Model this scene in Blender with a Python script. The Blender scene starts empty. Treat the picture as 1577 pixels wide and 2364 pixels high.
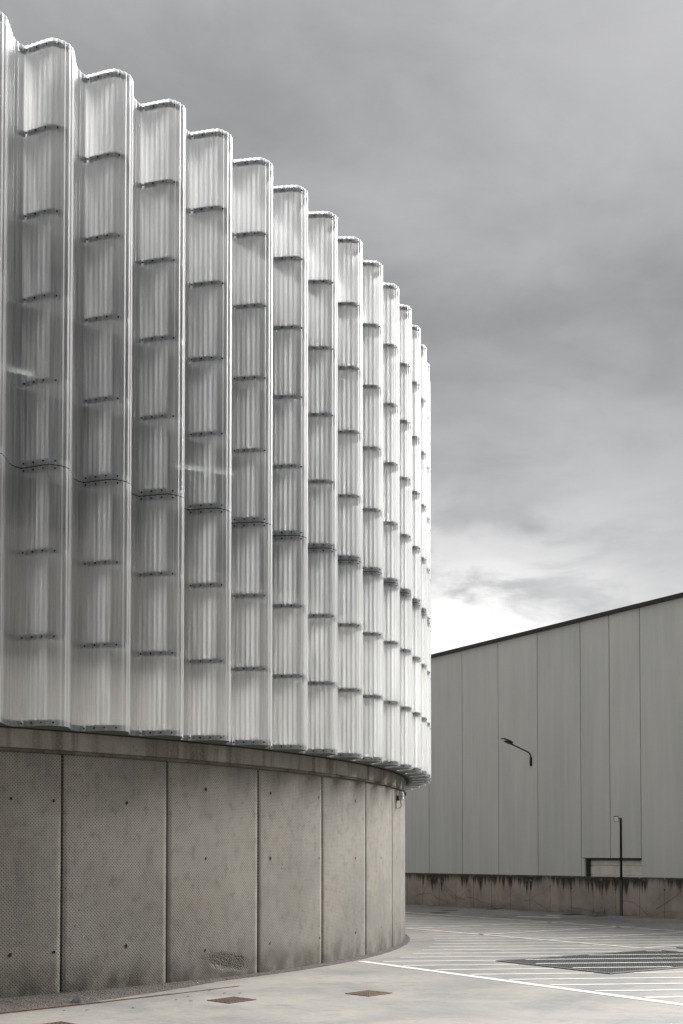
import bpy, math, random
from math import sin, cos, pi, radians, hypot, atan2, sqrt
from mathutils import Vector
random.seed(7)
SC = bpy.context.scene
COL = SC.collection

# ------------------------------------------------------------------ camera, world, sun, exposure
cam_d = bpy.data.cameras.new("camera")
cam_d.sensor_fit = 'AUTO'; cam_d.sensor_width = 36.0
cam_d.lens = 2757.66 / 2364 * 36.0
cam_d.shift_y = (1887.89 - 1182.0) / 2364
cam_d.clip_start = 0.1; cam_d.clip_end = 3000
cam = bpy.data.objects.new("camera", cam_d); COL.objects.link(cam)
cam.location = (0, 0, 1.8)
cam.rotation_euler = (pi / 2 + 0.0310311, 0, 0)
SC.camera = cam

SUN_AZ, SUN_EL = radians(46), radians(33)      # azimuth measured from +Y towards +X
sun_d = bpy.data.lights.new("sun", 'SUN'); sun_d.energy = 5.0; sun_d.angle = radians(36); sun_d.color = (1, .98, .95)
sun = bpy.data.objects.new("sun", sun_d); COL.objects.link(sun)
sv = Vector((sin(SUN_AZ) * cos(SUN_EL), cos(SUN_AZ) * cos(SUN_EL), sin(SUN_EL)))
sun.rotation_euler = (-sv).to_track_quat('-Z', 'Y').to_euler()

W = bpy.data.worlds.new("World"); SC.world = W; W.use_nodes = True
SC.view_settings.view_transform = 'Standard'; SC.view_settings.look = 'None'
SC.view_settings.exposure = 1.6; SC.view_settings.gamma = 1.0; SC.view_settings.use_curve_mapping = False
SC.cycles.transparent_max_bounces = 24
SC.cycles.max_bounces = 10


class NT:
    """small helper to wire node trees"""
    def __init__(s, tree):
        s.t = tree; tree.nodes.clear()
    def n(s, typ, **kw):
        nd = s.t.nodes.new(typ)
        ins = kw.pop('i', {})
        for k, v in kw.items(): setattr(nd, k, v)
        for k, v in ins.items(): s.set(nd, k, v)
        return nd
    def set(s, nd, k, v):
        sock = nd.inputs[k]
        if isinstance(v, bpy.types.NodeSocket): s.t.links.new(v, sock)
        elif isinstance(v, bpy.types.Node): s.t.links.new(v.outputs[0], sock)
        else:
            if sock.type == 'RGBA' and not hasattr(v, '__len__'): v = (v, v, v, 1)
            if sock.type == 'RGBA' and len(v) == 3: v = (*v, 1)
            sock.default_value = v
    def math(s, op, a, b=0.0, c=0.0, clamp=False):
        nd = s.n('ShaderNodeMath', operation=op, use_clamp=clamp)
        s.set(nd, 0, a); s.set(nd, 1, b); s.set(nd, 2, c)
        return nd.outputs[0]
    def vmath(s, op, a, b=(0, 0, 0)):
        nd = s.n('ShaderNodeVectorMath', operation=op)
        s.set(nd, 0, a); s.set(nd, 1, b)
        return nd.outputs[1] if op in ('DOT_PRODUCT', 'LENGTH', 'DISTANCE') else nd.outputs[0]
    def noise(s, vec, scale, detail=4, rough=.55, out=0, dist=0.0):
        nd = s.n('ShaderNodeTexNoise', i={'Vector': vec, 'Scale': scale, 'Detail': detail, 'Roughness': rough, 'Distortion': dist})
        return nd.outputs[out]
    def remap(s, v, a, b, c=0.0, d=1.0, smooth=True):
        nd = s.n('ShaderNodeMapRange', interpolation_type='SMOOTHSTEP' if smooth else 'LINEAR')
        s.set(nd, 0, v); s.set(nd, 1, a); s.set(nd, 2, b); s.set(nd, 3, c); s.set(nd, 4, d)
        return nd.outputs[0]
    def mix(s, f, a, b, mode='MIX'):
        nd = s.n('ShaderNodeMix', data_type='RGBA', blend_type=mode)
        s.set(nd, 0, f); s.set(nd, 6, a); s.set(nd, 7, b)
        return nd.outputs[2]
    def ramp(s, v, stops):
        nd = s.n('ShaderNodeValToRGB'); s.set(nd, 0, v)
        el = nd.color_ramp.elements
        while len(el) < len(stops): el.new(0.5)
        for e, (p, c) in zip(el, stops):
            e.position = p; e.color = (c, c, c, 1) if not hasattr(c, '__len__') else (*c, 1)
        return nd.outputs[0]
    def scale(s, vec, sc):
        nd = s.n('ShaderNodeMapping', i={'Vector': vec, 'Scale': sc}); return nd.outputs[0]
    def sep(s, vec):
        return s.n('ShaderNodeSeparateXYZ', i={0: vec}).outputs


# the sky: a physical sky almost wholly covered by a grey cloud deck
w = NT(W.node_tree)
D = w.n('ShaderNodeTexCoord').outputs['Generated']
X, Y, Z = w.sep(D)
sky = w.n('ShaderNodeTexSky', sky_type='NISHITA', sun_disc=False, sun_elevation=SUN_EL, sun_rotation=SUN_AZ)
# project the direction on a flat cloud layer so clouds flatten towards the horizon
zz = w.math('ADD', w.math('MAXIMUM', Z, 0.0), 0.16)
cp = w.n('ShaderNodeCombineXYZ', i={0: w.math('DIVIDE', X, zz), 1: w.math('DIVIDE', Y, zz), 2: 0.0}).outputs[0]
n1 = w.noise(w.vmath('ADD', cp, (3.1, 7.4, 0)), 0.75, 7, .5, dist=.25)
n2 = w.noise(w.vmath('ADD', cp, (1.3, 2.2, 5)), 2.3, 7, .55, dist=.3)
n4 = w.noise(w.vmath('ADD', cp, (9.3, .2, 2)), 5.5, 6, .6, dist=.5)
cloud = w.math('ADD', w.math('ADD', w.math('MULTIPLY', n1, .58), w.math('MULTIPLY', n2, .28)), w.math('MULTIPLY', n4, .14))
el = w.math('ARCSINE', Z)                      # elevation in radians
base = w.ramp(w.math('DIVIDE', el, pi / 2), [(0.0, .46), (.10, .46), (.17, .41), (.24, .345), (.33, .385), (.42, .43), (.60, .75), (1.0, .95)])
tex = w.remap(cloud, .36, .64, .72, 1.30)
grey = w.math('MULTIPLY', base, tex)
# unseen sky behind the camera brightened, an added fill for the walls
grey = w.math('MULTIPLY', grey, w.remap(Y, -.75, .35, 1.2, 1.0))
# bright break in the cloud low over the warehouse
az = w.math('ARCTAN2', X, Y)
gx = w.math('DIVIDE', w.math('SUBTRACT', az, radians(3.5)), radians(9.5))
gy = w.math('DIVIDE', w.math('SUBTRACT', el, radians(9.2)), radians(5.0))
rr = w.math('ADD', w.math('MULTIPLY', gx, gx), w.math('MULTIPLY', gy, gy))
gap = w.math('EXPONENT', w.math('MULTIPLY', rr, -1.0))
n3 = w.noise(w.scale(D, (1, 1, 2.4)), 9.0, 7, .55, dist=.4)
gap = w.math('MULTIPLY', gap, w.remap(n3, .40, .58, .22, 1.2))
grey = w.math('ADD', grey, w.math('MULTIPLY', gap, .64))
# thinner cloud around the hidden sun, to the right of the view
sd = w.math('MAXIMUM', w.vmath('DOT_PRODUCT', D, tuple(sv)), 0.0)
grey = w.math('ADD', grey, w.math('MULTIPLY', w.math('POWER', sd, 40.0), .2))
warm = w.mix(w.math('MULTIPLY', gap, .6, clamp=True), (1.0, 1.0, 1.005), (1.03, 1.0, .965))
ccol = w.mix(1.0, warm, w.math('MULTIPLY', grey, 10.0), 'MULTIPLY')
tot = w.mix(.96, sky, ccol)
bg = w.n('ShaderNodeBackground', i={'Color': tot, 'Strength': 0.0355})
w.n('ShaderNodeOutputWorld', i={'Surface': bg})

# ------------------------------------------------------------------ helpers
WLOC = {}
def link(o, parent, loc):
    COL.objects.link(o)
    if parent is not None:
        o.parent = parent; o.location = Vector(loc) - WLOC[parent.name]
    else:
        o.location = loc
    WLOC[o.name] = Vector(loc)
    return o
def thing(name, label, cat, loc=(0, 0, 0), group=None):
    o = bpy.data.objects.new(name, None); o.empty_display_size = .2
    link(o, None, loc); o['label'] = label; o['category'] = cat
    if group: o['group'] = group
    return o
def tag(o, label, cat, group=None):
    o['label'] = label; o['category'] = cat
    if group: o['group'] = group
    return o


class MB:
    """mesh builder in world coordinates"""
    def __init__(s):
        s.v = []; s.f = []; s.m = []; s.uv = []; s.sm = []
    def face(s, idx, m=0, uv=None, smooth=False):
        s.f.append(idx); s.m.append(m); s.uv.append(uv); s.sm.append(smooth)
    def quad(s, a, b, c, d, m=0, uv=None):
        k = len(s.v); s.v += [tuple(a), tuple(b), tuple(c), tuple(d)]; s.face((k, k + 1, k + 2, k + 3), m, uv)
    def grid(s, rows, m=0, uvs=None, smooth=True, closed=False):
        """rows: list of equally long point lists"""
        k = len(s.v); nr, nc = len(rows), len(rows[0])
        for r in rows: s.v += [tuple(p) for p in r]
        for i in range(nr - 1):
            for j in range(nc if closed else nc - 1):
                j2 = (j + 1) % nc
                q = (k + i * nc + j, k + i * nc + j2, k + (i + 1) * nc + j2, k + (i + 1) * nc + j)
                uv = [uvs[i][j], uvs[i][j2], uvs[i + 1][j2], uvs[i + 1][j]] if uvs else None
                s.face(q, m, uv, smooth)
    def box(s, c, ax, ay, az, m=0):
        """centre and three half-axis vectors"""
        c, ax, ay, az = map(Vector, (c, ax, ay, az)); k = len(s.v)
        if ax.cross(ay).dot(az) < 0: ax = -ax
        for sz in (-1, 1):
            for sx, sy in ((-1, -1), (1, -1), (1, 1), (-1, 1)):
                s.v.append(tuple(c + ax * sx + ay * sy + az * sz))
        for q in ((3, 2, 1, 0), (4, 5, 6, 7), (0, 1, 5, 4), (1, 2, 6, 5), (2, 3, 7, 6), (3, 0, 4, 7)):
            s.face(tuple(k + x for x in q), m)
    def prism(s, pts, z0, z1, m=0, mside=None):
        k = len(s.v); n = len(pts); ms = m if mside is None else mside
        s.v += [(x, y, z0) for x, y in pts] + [(x, y, z1) for x, y in pts]
        s.face(tuple(range(k + n, k + 2 * n)), m); s.face(tuple(range(k + n - 1, k - 1, -1)), m)
        for i in range(n):
            j = (i + 1) % n; s.face((k + i, k + j, k + n + j, k + n + i), ms)
    def tube(s, pts, r, seg=10, m=0, caps=True):
        pts = [Vector(p) for p in pts]; n = len(pts); rs = r if hasattr(r, '__len__') else [r] * n
        rows = []; up = None
        for i, p in enumerate(pts):
            t = (pts[min(i + 1, n - 1)] - pts[max(i - 1, 0)]).normalized()
            if up is None:
                up = Vector((0, 0, 1)) if abs(t.z) < .9 else Vector((1, 0, 0))
            b = t.cross(up).normalized(); up = b.cross(t).normalized()
            rows.append([p + (b * cos(2 * pi * j / seg) + up * sin(2 * pi * j / seg)) * rs[i] for j in range(seg)])
        k = len(s.v); s.grid(rows, m, None, True, True)
        if caps:
            s.face(tuple(k + j for j in range(seg - 1, -1, -1)), m)
            s.face(tuple(k + (n - 1) * seg + j for j in range(seg)), m)
    def lathe(s, c, prof, seg=24, m=0):
        rows = [[(c[0] + r * cos(2 * pi * j / seg), c[1] + r * sin(2 * pi * j / seg), c[2] + z) for j in range(seg)] for r, z in prof]
        k = len(s.v); s.grid(rows, m, None, True, True)
        s.face(tuple(k + j for j in range(seg - 1, -1, -1)), m)
        s.face(tuple(k + (len(rows) - 1) * seg + j for j in range(seg)), m)
    def build(s, name, mats, parent=None, loc=None, bevel=0.0):
        if not isinstance(mats, (list, tuple)): mats = [mats]
        if loc is None: loc = WLOC[parent.name] if parent is not None else (0, 0, 0)
        L = Vector(loc)
        me = bpy.data.meshes.new(name)
        me.from_pydata([tuple(Vector(p) - L) for p in s.v], [], s.f)
        for mt in mats: me.materials.append(mt)
        me.polygons.foreach_set('material_index', s.m)
        me.polygons.foreach_set('use_smooth', s.sm)
        if any(u is not None for u in s.uv):
            ul = me.uv_layers.new(name='UVMap'); li = 0
            for pf, u in zip(s.f, s.uv):
                for q in range(len(pf)):
                    ul.data[li].uv = u[q] if u is not None else (0, 0)
                    li += 1
        me.update()
        o = bpy.data.objects.new(name, me)
        link(o, parent, loc)
        if bevel > 0:
            b = o.modifiers.new('bevel', 'BEVEL'); b.width = bevel; b.segments = 2; b.limit_method = 'ANGLE'
        return o


def new_mat(name):
    m = bpy.data.materials.new(name); m.use_nodes = True
    return m, NT(m.node_tree)
def simple(name, col, rough=.6, metal=0.0, spec=.5, var=.0, vscale=8.0, bump=0.0):
    m, t = new_mat(name)
    b = t.n('ShaderNodeBsdfPrincipled', i={'Roughness': rough, 'Metallic': metal, 'Specular IOR Level': spec})
    if var > 0:
        P = t.n('ShaderNodeTexCoord').outputs['Object']
        nz = t.noise(P, vscale, 6, .6)
        c = t.mix(t.remap(nz, .3, .7), tuple(x * (1 - var) for x in col), tuple(min(1, x * (1 + var)) for x in col))
        t.set(b, 'Base Color', c)
        if bump: t.set(b, 'Normal', t.n('ShaderNodeBump', i={'Height': nz, 'Strength': bump, 'Distance': .01}))
    else: t.set(b, 'Base Color', col)
    t.n('ShaderNodeOutputMaterial', i={'Surface': b})
    return m


# ------------------------------------------------------------------ materials
def concrete_wall():
    """cast concrete with the small dimples of a textured form liner; uv in metres (arc, height)"""
    m, t = new_mat('dimpled_concrete')
    uv = t.n('ShaderNodeUVMap', uv_map='UVMap').outputs[0]
    u, v, _ = t.sep(uv)
    inf = t.n('ShaderNodeObjectInfo').outputs['Random']
    # big cloudy tone changes, warm and cool
    big = t.noise(uv, .75, 6, .6)
    med = t.noise(t.scale(uv, (1.6, .5, 1)), 2.2, 6, .62)
    fine = t.noise(uv, 45, 5, .7)
    col = t.mix(t.remap(big, .32, .68), (.163, .159, .146), (.278, .264, .232))
    col = t.mix(t.math('MULTIPLY', t.remap(med, .45, .72), .45), col, (.235, .20, .152))
    warm = t.noise(t.vmath('ADD', uv, (13.7, 4.1, 0)), 1.1, 5, .6)
    col = t.mix(t.math('MULTIPLY', t.remap(warm, .52, .72), .35), col, (.265, .195, .125))
    col = t.mix(.16, col, t.mix(inf, (.12, .12, .11), (.27, .25, .21)))
    dark = t.noise(t.scale(uv, (2.6, .55, 1)), 1.7, 6, .65)
    col = t.mix(t.math('MULTIPLY', t.remap(dark, .52, .74), .5), col, (.085, .083, .075))
    mot = t.noise(t.scale(uv, (1.0, .8, 1)), 6.5, 6, .68)
    col = t.mix(t.math('MULTIPLY', t.remap(mot, .50, .70), .55), col, (.088, .086, .077))
    col = t.mix(t.math('MULTIPLY', t.remap(mot, .50, .28), .35), col, (.29, .275, .24))
    # lattice of dimples
    fr = 2 * pi / .044
    a = t.math('SINE', t.math('MULTIPLY', t.math('ADD', u, v), fr))
    b2 = t.math('SINE', t.math('MULTIPLY', t.math('SUBTRACT', u, v), fr))
    lat = t.remap(t.math('MINIMUM', a, b2), -.15, .6)
    keep = t.remap(t.noise(uv, 3.0, 4), .25, .5, .55, 1.0)
    lat = t.math('MULTIPLY', lat, keep)
    col = t.mix(t.math('MULTIPLY', lat, .95), col, (.055, .052, .045))
    # blow holes and grit
    vo = t.n('ShaderNodeTexVoronoi', i={'Vector': uv, 'Scale': 5.5, 'Randomness': 1.0})
    pit = t.remap(vo.outputs['Distance'], .05, .11, 1.0, 0.0)
    pit = t.math('MULTIPLY', pit, t.remap(t.noise(uv, 1.3, 2), .45, .6))
    col = t.mix(t.math('MULTIPLY', pit, .8), col, (.05, .047, .04))
    col = t.mix(t.math('MULTIPLY', t.remap(fine, .35, .7), .35), col, (.265, .248, .215))
    # dirt splashed up from the ground and run-off under the ring beam
    nb = t.noise(t.scale(uv, (1, .6, 1)), 2.4, 5, .65)
    low = t.math('MULTIPLY', t.remap(v, .0, .62, 1.0, 0.0), t.remap(nb, .38, .62))
    col = t.mix(t.math('MULTIPLY', low, .75), col, (.062, .056, .046))
    drip = t.noise(t.scale(uv, (7.0, .5, 1)), 1.6, 5, .6)
    top = t.math('MULTIPLY', t.remap(v, 2.3, 3.08), t.remap(drip, .45, .68))
    col = t.mix(t.math('MULTIPLY', top, .22), col, (.065, .058, .045))
    # honeycombed patch where the pour went wrong
    R0 = 14.86
    du = t.math('SUBTRACT', u, R0 * radians(52.75)); dv = t.math('SUBTRACT', v, .25)
    du = t.math('ADD', t.math('DIVIDE', du, .47), t.math('MULTIPLY', t.math('SUBTRACT', t.noise(uv, 5, 4), .5), .9))
    dv2 = t.math('DIVIDE', t.math('ADD', dv, t.math('MULTIPLY', du, .075)), .135)
    dv2 = t.math('ADD', dv2, t.math('MULTIPLY', t.math('SUBTRACT', t.noise(t.vmath('ADD', uv, (5, 5, 5)), 6, 4), .5), 1.0))
    hc = t.remap(t.math('ADD', t.math('MULTIPLY', du, du), t.math('MULTIPLY', dv2, dv2)), .35, 1.25, 1.0, 0.0)
    grit = t.n('ShaderNodeTexVoronoi', i={'Vector': uv, 'Scale': 46.0})
    gcol = t.mix(t.remap(grit.outputs['Distance'], .1, .6), (.13, .12, .10), (.03, .027, .023))
    col = t.mix(t.math('MULTIPLY', hc, .6), col, gcol)
    pale = t.math('MULTIPLY', hc, t.remap(t.math('ADD', dv2, t.math('MULTIPLY', du, .2)), -.75, -.35, 1.0, 0.0))
    col = t.mix(t.math('MULTIPLY', pale, .8), col, (.23, .21, .178))
    hgt = t.math('SUBTRACT', t.math('MULTIPLY', fine, .25), t.math('MULTIPLY', lat, 1.0))
    hgt = t.math('SUBTRACT', hgt, t.math('MULTIPLY', t.math('MULTIPLY', hc, grit.outputs['Distance']), 4.0))
    bp = t.n('ShaderNodeBump', i={'Height': hgt, 'Strength': .7, 'Distance': .006})
    bs = t.n('ShaderNodeBsdfPrincipled', i={'Base Color': col, 'Roughness': .88, 'Specular IOR Level': .25, 'Normal': bp})
    t.n('ShaderNodeOutputMaterial', i={'Surface': bs})
    return m

def smooth_concrete(name, c0, c1, stain, su=7.0, amount=.6, z0=None, z1=None):
    m, t = new_mat(name)
    uv = t.n('ShaderNodeUVMap', uv_map='UVMap').outputs[0]
    u, v, _ = t.sep(uv)
    big = t.noise(uv, 1.3, 6, .6); fine = t.noise(uv, 30, 5, .7)
    col = t.mix(t.remap(big, .33, .67), c0, c1)
    dr = t.noise(t.scale(uv, (su, .4, 1)), 1.0, 5, .6)
    am = t.remap(dr, .44, .66)
    if z0 is not None: am = t.math('MULTIPLY', am, t.remap(v, z0, z1))
    col = t.mix(t.math('MULTIPLY', am, amount), col, stain)
    col = t.mix(t.math('MULTIPLY', t.remap(fine, .4, .75), .3), col, tuple(x * 1.35 for x in c1))
    vo = t.n('ShaderNodeTexVoronoi', i={'Vector': uv, 'Scale': 11.0})
    pit = t.math('MULTIPLY', t.remap(vo.outputs['Distance'], .06, .14, 1.0, 0.0), t.remap(t.noise(uv, 2.1, 2), .42, .58))
    col = t.mix(t.math('MULTIPLY', pit, .8), col, stain)
    bp = t.n('ShaderNodeBump', i={'Height': fine, 'Strength': .3, 'Distance': .004})
    bs = t.n('ShaderNodeBsdfPrincipled', i={'Base Color': col, 'Roughness': .85, 'Specular IOR Level': .25, 'Normal': bp})
    t.n('ShaderNodeOutputMaterial', i={'Surface': bs})
    return m

def retaining_concrete():
    m, t = new_mat('stained_retaining_concrete')
    uv = t.n('ShaderNodeUVMap', uv_map='UVMap').outputs[0]
    u, v, _ = t.sep(uv)
    big = t.noise(t.scale(uv, (1, .8, 1)), 1.1, 6, .6)
    col = t.mix(t.remap(big, .33, .67), (.225, .20, .17), (.34, .305, .26))
    rust = t.noise(t.scale(uv, (1.4, .22, 1)), 1.7, 5, .6)
    col = t.mix(t.math('MULTIPLY', t.remap(rust, .52, .7), .35), col, (.14, .095, .06))
    fine = t.noise(uv, 14, 5, .7)
    col = t.mix(t.math('MULTIPLY', t.remap(fine, .4, .7), .3), col, (.36, .315, .26))
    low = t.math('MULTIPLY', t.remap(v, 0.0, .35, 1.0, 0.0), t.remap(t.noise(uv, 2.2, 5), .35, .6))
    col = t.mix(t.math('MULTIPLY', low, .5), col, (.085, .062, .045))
    # black algae runs hanging from the coping
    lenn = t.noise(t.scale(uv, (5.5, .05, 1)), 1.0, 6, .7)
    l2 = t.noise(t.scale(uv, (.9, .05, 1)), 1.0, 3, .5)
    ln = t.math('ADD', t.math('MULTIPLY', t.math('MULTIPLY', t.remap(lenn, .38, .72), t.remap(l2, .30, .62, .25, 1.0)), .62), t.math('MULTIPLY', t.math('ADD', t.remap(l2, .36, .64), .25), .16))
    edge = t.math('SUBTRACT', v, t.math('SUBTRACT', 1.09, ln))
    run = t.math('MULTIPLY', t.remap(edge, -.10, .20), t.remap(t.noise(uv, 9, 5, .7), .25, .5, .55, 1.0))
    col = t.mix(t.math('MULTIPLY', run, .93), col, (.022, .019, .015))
    bp = t.n('ShaderNodeBump', i={'Height': fine, 'Strength': .3, 'Distance': .01})
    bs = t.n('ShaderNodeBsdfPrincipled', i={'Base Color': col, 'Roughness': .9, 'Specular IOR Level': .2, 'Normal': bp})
    t.n('ShaderNodeOutputMaterial', i={'Surface': bs})
    return m

def ground_concrete():
    m, t = new_mat('trowelled_concrete_floor')
    P = t.n('ShaderNodeTexCoord').outputs['Object']
    x, y, _ = t.sep(P)
    e1 = t.math('SUBTRACT', t.math('MULTIPLY', x, .54), t.math('MULTIPLY', y, .842))
    e2 = t.math('ADD', t.math('MULTIPLY', x, .842), t.math('MULTIPLY', y, .54))
    E = t.n('ShaderNodeCombineXYZ', i={0: e1, 1: e2, 2: 0.0}).outputs[0]
    big = t.noise(P, .22, 6, .6, dist=.4)
    med = t.noise(P, .9, 7, .65, dist=.6)
    sw = t.noise(t.scale(P, (1.0, 1.7, 1)), 3.2, 6, .62, dist=1.2)
    fine = t.noise(P, 26, 4, .7)
    col = t.mix(t.remap(big, .36, .64), (.086, .088, .090), (.172, .163, .147))
    col = t.mix(t.math('MULTIPLY', t.remap(med, .40, .64), .6), col, (.196, .179, .152))
    col = t.mix(t.math('MULTIPLY', t.remap(sw, .5, .70), .5), col, (.06, .063, .066))
    col = t.mix(t.math('MULTIPLY', t.remap(fine, .45, .75), .2), col, (.25, .24, .215))
    damp = t.noise(t.vmath('ADD', P, (41.0, 17.0, 0)), .42, 6, .62, dist=.8)
    col = t.mix(t.math('MULTIPLY', t.remap(damp, .49, .66), .55), col, (.082, .086, .090))
    trow = t.noise(t.scale(E, (.5, 2.6, 1)), 2.4, 6, .7, dist=.9)
    col = t.mix(t.math('MULTIPLY', t.remap(trow, .52, .70), .35), col, (.20, .186, .16))
    # tyre arc
    dc = t.vmath('DISTANCE', P, (12.104, 9.684, 0))
    dc = t.math('ABSOLUTE', t.math('SUBTRACT', dc, 10.40))
    arc = t.math('MULTIPLY', t.remap(dc, .05, .14, 1.0, 0.0), t.remap(t.noise(P, 1.6, 4), .3, .6, .3, 1.0))
    dc2 = t.vmath('DISTANCE', P, (12.6, 9.2, 0))
    dc2 = t.math('ABSOLUTE', t.math('SUBTRACT', dc2, 9.55))
    arc2 = t.math('MULTIPLY', t.remap(dc2, .03, .16, 1.0, 0.0), .5)
    far = t.remap(y, 16.2, 17.6, 1.0, 0.0)
    arc = t.math('MULTIPLY', t.math('MAXIMUM', arc, arc2), far)
    col = t.mix(t.math('MULTIPLY', arc, .38), col, (.16, .145, .125))
    # saw cuts every five metres
    j1 = t.math('ABSOLUTE', t.math('SUBTRACT', t.math('FRACT', t.math('DIVIDE', t.math('ADD', e2, 100 * 4.25 - 7.155 + 2.125), 4.25)), .5))
    j2 = t.math('ABSOLUTE', t.math('SUBTRACT', t.math('FRACT', t.math('DIVIDE', t.math('ADD', e1, 100 * 4.25 + 11.8 + 2.125), 4.25)), .5))
    jj = t.remap(t.math('MINIMUM', j1, j2), .0008, .0026, 1.0, 0.0)
    col = t.mix(t.math('MULTIPLY', jj, .55), col, (.09, .085, .075))
    # grime near the drum and at the foot of the retaining wall
    dd = t.vmath('DISTANCE', P, (-13.4785, 26.381, 0))
    gr = t.math('MULTIPLY', t.remap(dd, 14.9, 16.3, 1.0, 0.0), t.remap(med, .35, .62))
    col = t.mix(t.math('MULTIPLY', gr, .4), col, (.17, .155, .13))
    vo = t.n('ShaderNodeTexVoronoi', i={'Vector': P, 'Scale': 2.3})
    sp = t.math('MULTIPLY', t.remap(vo.outputs['Distance'], .02, .035, 1.0, 0.0), .6)
    col = t.mix(sp, col, (.1, .085, .07))
    rg = t.remap(sw, .3, .7, .5, .75)
    bp = t.n('ShaderNodeBump', i={'Height': t.math('ADD', fine, t.math('MULTIPLY', jj, -3.0)), 'Strength': .12, 'Distance': .004})
    bs = t.n('ShaderNodeBsdfPrincipled', i={'Base Color': col, 'Roughness': rg, 'Specular IOR Level': .35, 'Normal': bp})
    t.n('ShaderNodeOutputMaterial', i={'Surface': bs})
    return m

def paint_mat():
    m, t = new_mat('worn_white_paint')
    P = t.n('ShaderNodeTexCoord').outputs['Object']
    nz = t.noise(P, 5, 6, .7); n2 = t.noise(P, .5, 3)
    wear = t.math('MULTIPLY', t.remap(nz, .5, .72), t.remap(n2, .35, .65, .35, .9))
    col = t.mix(wear, (.42, .413, .398), (.21, .203, .19))
    bs = t.n('ShaderNodeBsdfPrincipled', i={'Base Color': col, 'Roughness': .65})
    t.n('ShaderNodeOutputMaterial', i={'Surface': bs})
    return m

def sheet_mat():
    """corrugated translucent plastic: part clear, part milky"""
    m, t = new_mat('translucent_corrugated_sheet')
    P = t.n('ShaderNodeTexCoord').outputs['Object']
    inf = t.n('ShaderNodeObjectInfo').outputs['Random']
    streak = t.noise(t.scale(P, (9, 9, .12)), 1.6, 5, .65)
    uv = t.n('ShaderNodeUVMap', uv_map='UVMap').outputs[0]
    su, sv_, _ = t.sep(uv)
    rib = t.noise(t.n('ShaderNodeCombineXYZ', i={0: t.math('ADD', su, t.math('MULTIPLY', inf, 57.0)), 1: t.math('MULTIPLY', sv_, .012), 2: 0.0}).outputs[0], 62.0, 3, .75)
    film = t.noise(t.n('ShaderNodeCombineXYZ', i={0: t.math('ADD', su, t.math('MULTIPLY', inf, 31.0)), 1: t.math('MULTIPLY', sv_, .35), 2: 0.0}).outputs[0], 1.7, 5, .6)
    tone = t.mix(t.remap(streak, .35, .68), (.80, .805, .81), (.885, .88, .87))
    tone = t.mix(t.math('MULTIPLY', inf, .3), tone, (.80, .81, .82))
    lw = t.n('ShaderNodeLayerWeight', i={'Blend': .35}).outputs['Facing']
    clear = t.remap(lw, .05, .95, .62, .34, smooth=False)
    tone = t.mix(t.math('MULTIPLY', t.remap(rib, .42, .62), .55), tone, (.66, .67, .68))
    clear = t.math('ADD', clear, t.remap(streak, .3, .7, .04, -.06))
    clear = t.math('ADD', clear, t.remap(rib, .36, .64, -.13, .10))
    clear = t.math('ADD', clear, t.remap(film, .35, .65, -.07, .05))
    tr = t.n('ShaderNodeBsdfTransparent', i={'Color': (.93, .94, .94, 1)})
    tl = t.n('ShaderNodeBsdfTranslucent', i={'Color': tone})
    df = t.n('ShaderNodeBsdfDiffuse', i={'Color': tone})
    milky = t.n('ShaderNodeMixShader', i={0: .30, 1: tl.outputs[0], 2: df.outputs[0]})
    rf = t.n('ShaderNodeBsdfRefraction', i={'Color': (.93, .94, .94, 1), 'Roughness': .55, 'IOR': 1.15})
    see = t.n('ShaderNodeMixShader', i={0: .5, 1: tr.outputs[0], 2: rf.outputs[0]})      # the farther behind, the more blurred
    body = t.n('ShaderNodeMixShader', i={0: clear, 1: milky.outputs[0], 2: see.outputs[0]})
    gl = t.n('ShaderNodeBsdfAnisotropic', i={'Color': (.9, .9, .9, 1), 'Roughness': .3})
    fr = t.n('ShaderNodeFresnel', i={'IOR': 1.42})
    out = t.n('ShaderNodeMixShader', i={0: t.math('MULTIPLY', fr, .38), 1: body.outputs[0], 2: gl.outputs[0]})
    t.n('ShaderNodeOutputMaterial', i={'Surface': out.outputs[0]})
    return m

def warehouse_mat():
    m, t = new_mat('pale_precast_panel')
    P = t.n('ShaderNodeTexCoord').outputs['Object']
    inf = t.n('ShaderNodeObjectInfo').outputs['Random']
    uv = t.n('ShaderNodeUVMap', uv_map='UVMap').outputs[0]
    big = t.noise(t.vmath('ADD', t.scale(uv, (1.0, .28, 1)), t.n('ShaderNodeCombineXYZ', i={0: t.math('MULTIPLY', inf, 31.0)}).outputs[0]), .8, 5, .55)
    st = t.noise(t.scale(uv, (4.5, .12, 1)), 1.2, 5, .6)
    col = t.mix(t.remap(big, .3, .7), (.47, .475, .455), (.58, .578, .55))
    col = t.mix(t.math('MULTIPLY', t.remap(st, .4, .68), .6), col, (.63, .62, .57))
    col = t.mix(.35, col, t.mix(inf, (.46, .465, .455), (.57, .568, .54)))
    fine = t.noise(uv, 9, 5, .65)
    col = t.mix(t.math('MULTIPLY', t.remap(fine, .45, .7), .16), col, (.5, .49, .46))
    # pale scrape marks
    wv = t.noise(t.scale(uv, (.6, 1.6, 1)), .55, 3, .5, dist=1.5)
    sc = t.remap(t.math('ABSOLUTE', t.math('SUBTRACT', wv, .56)), .0, .006, 1.0, 0.0)
    sc = t.math('MULTIPLY', sc, t.remap(t.noise(uv, .9, 2), .52, .66))
    col = t.mix(t.math('MULTIPLY', sc, .35), col, (.58, .57, .52))
    bs = t.n('ShaderNodeBsdfPrincipled', i={'Base Color': col, 'Roughness': .8, 'Specular IOR Level': .3})
    t.n('ShaderNodeOutputMaterial', i={'Surface': bs})
    return m

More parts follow.
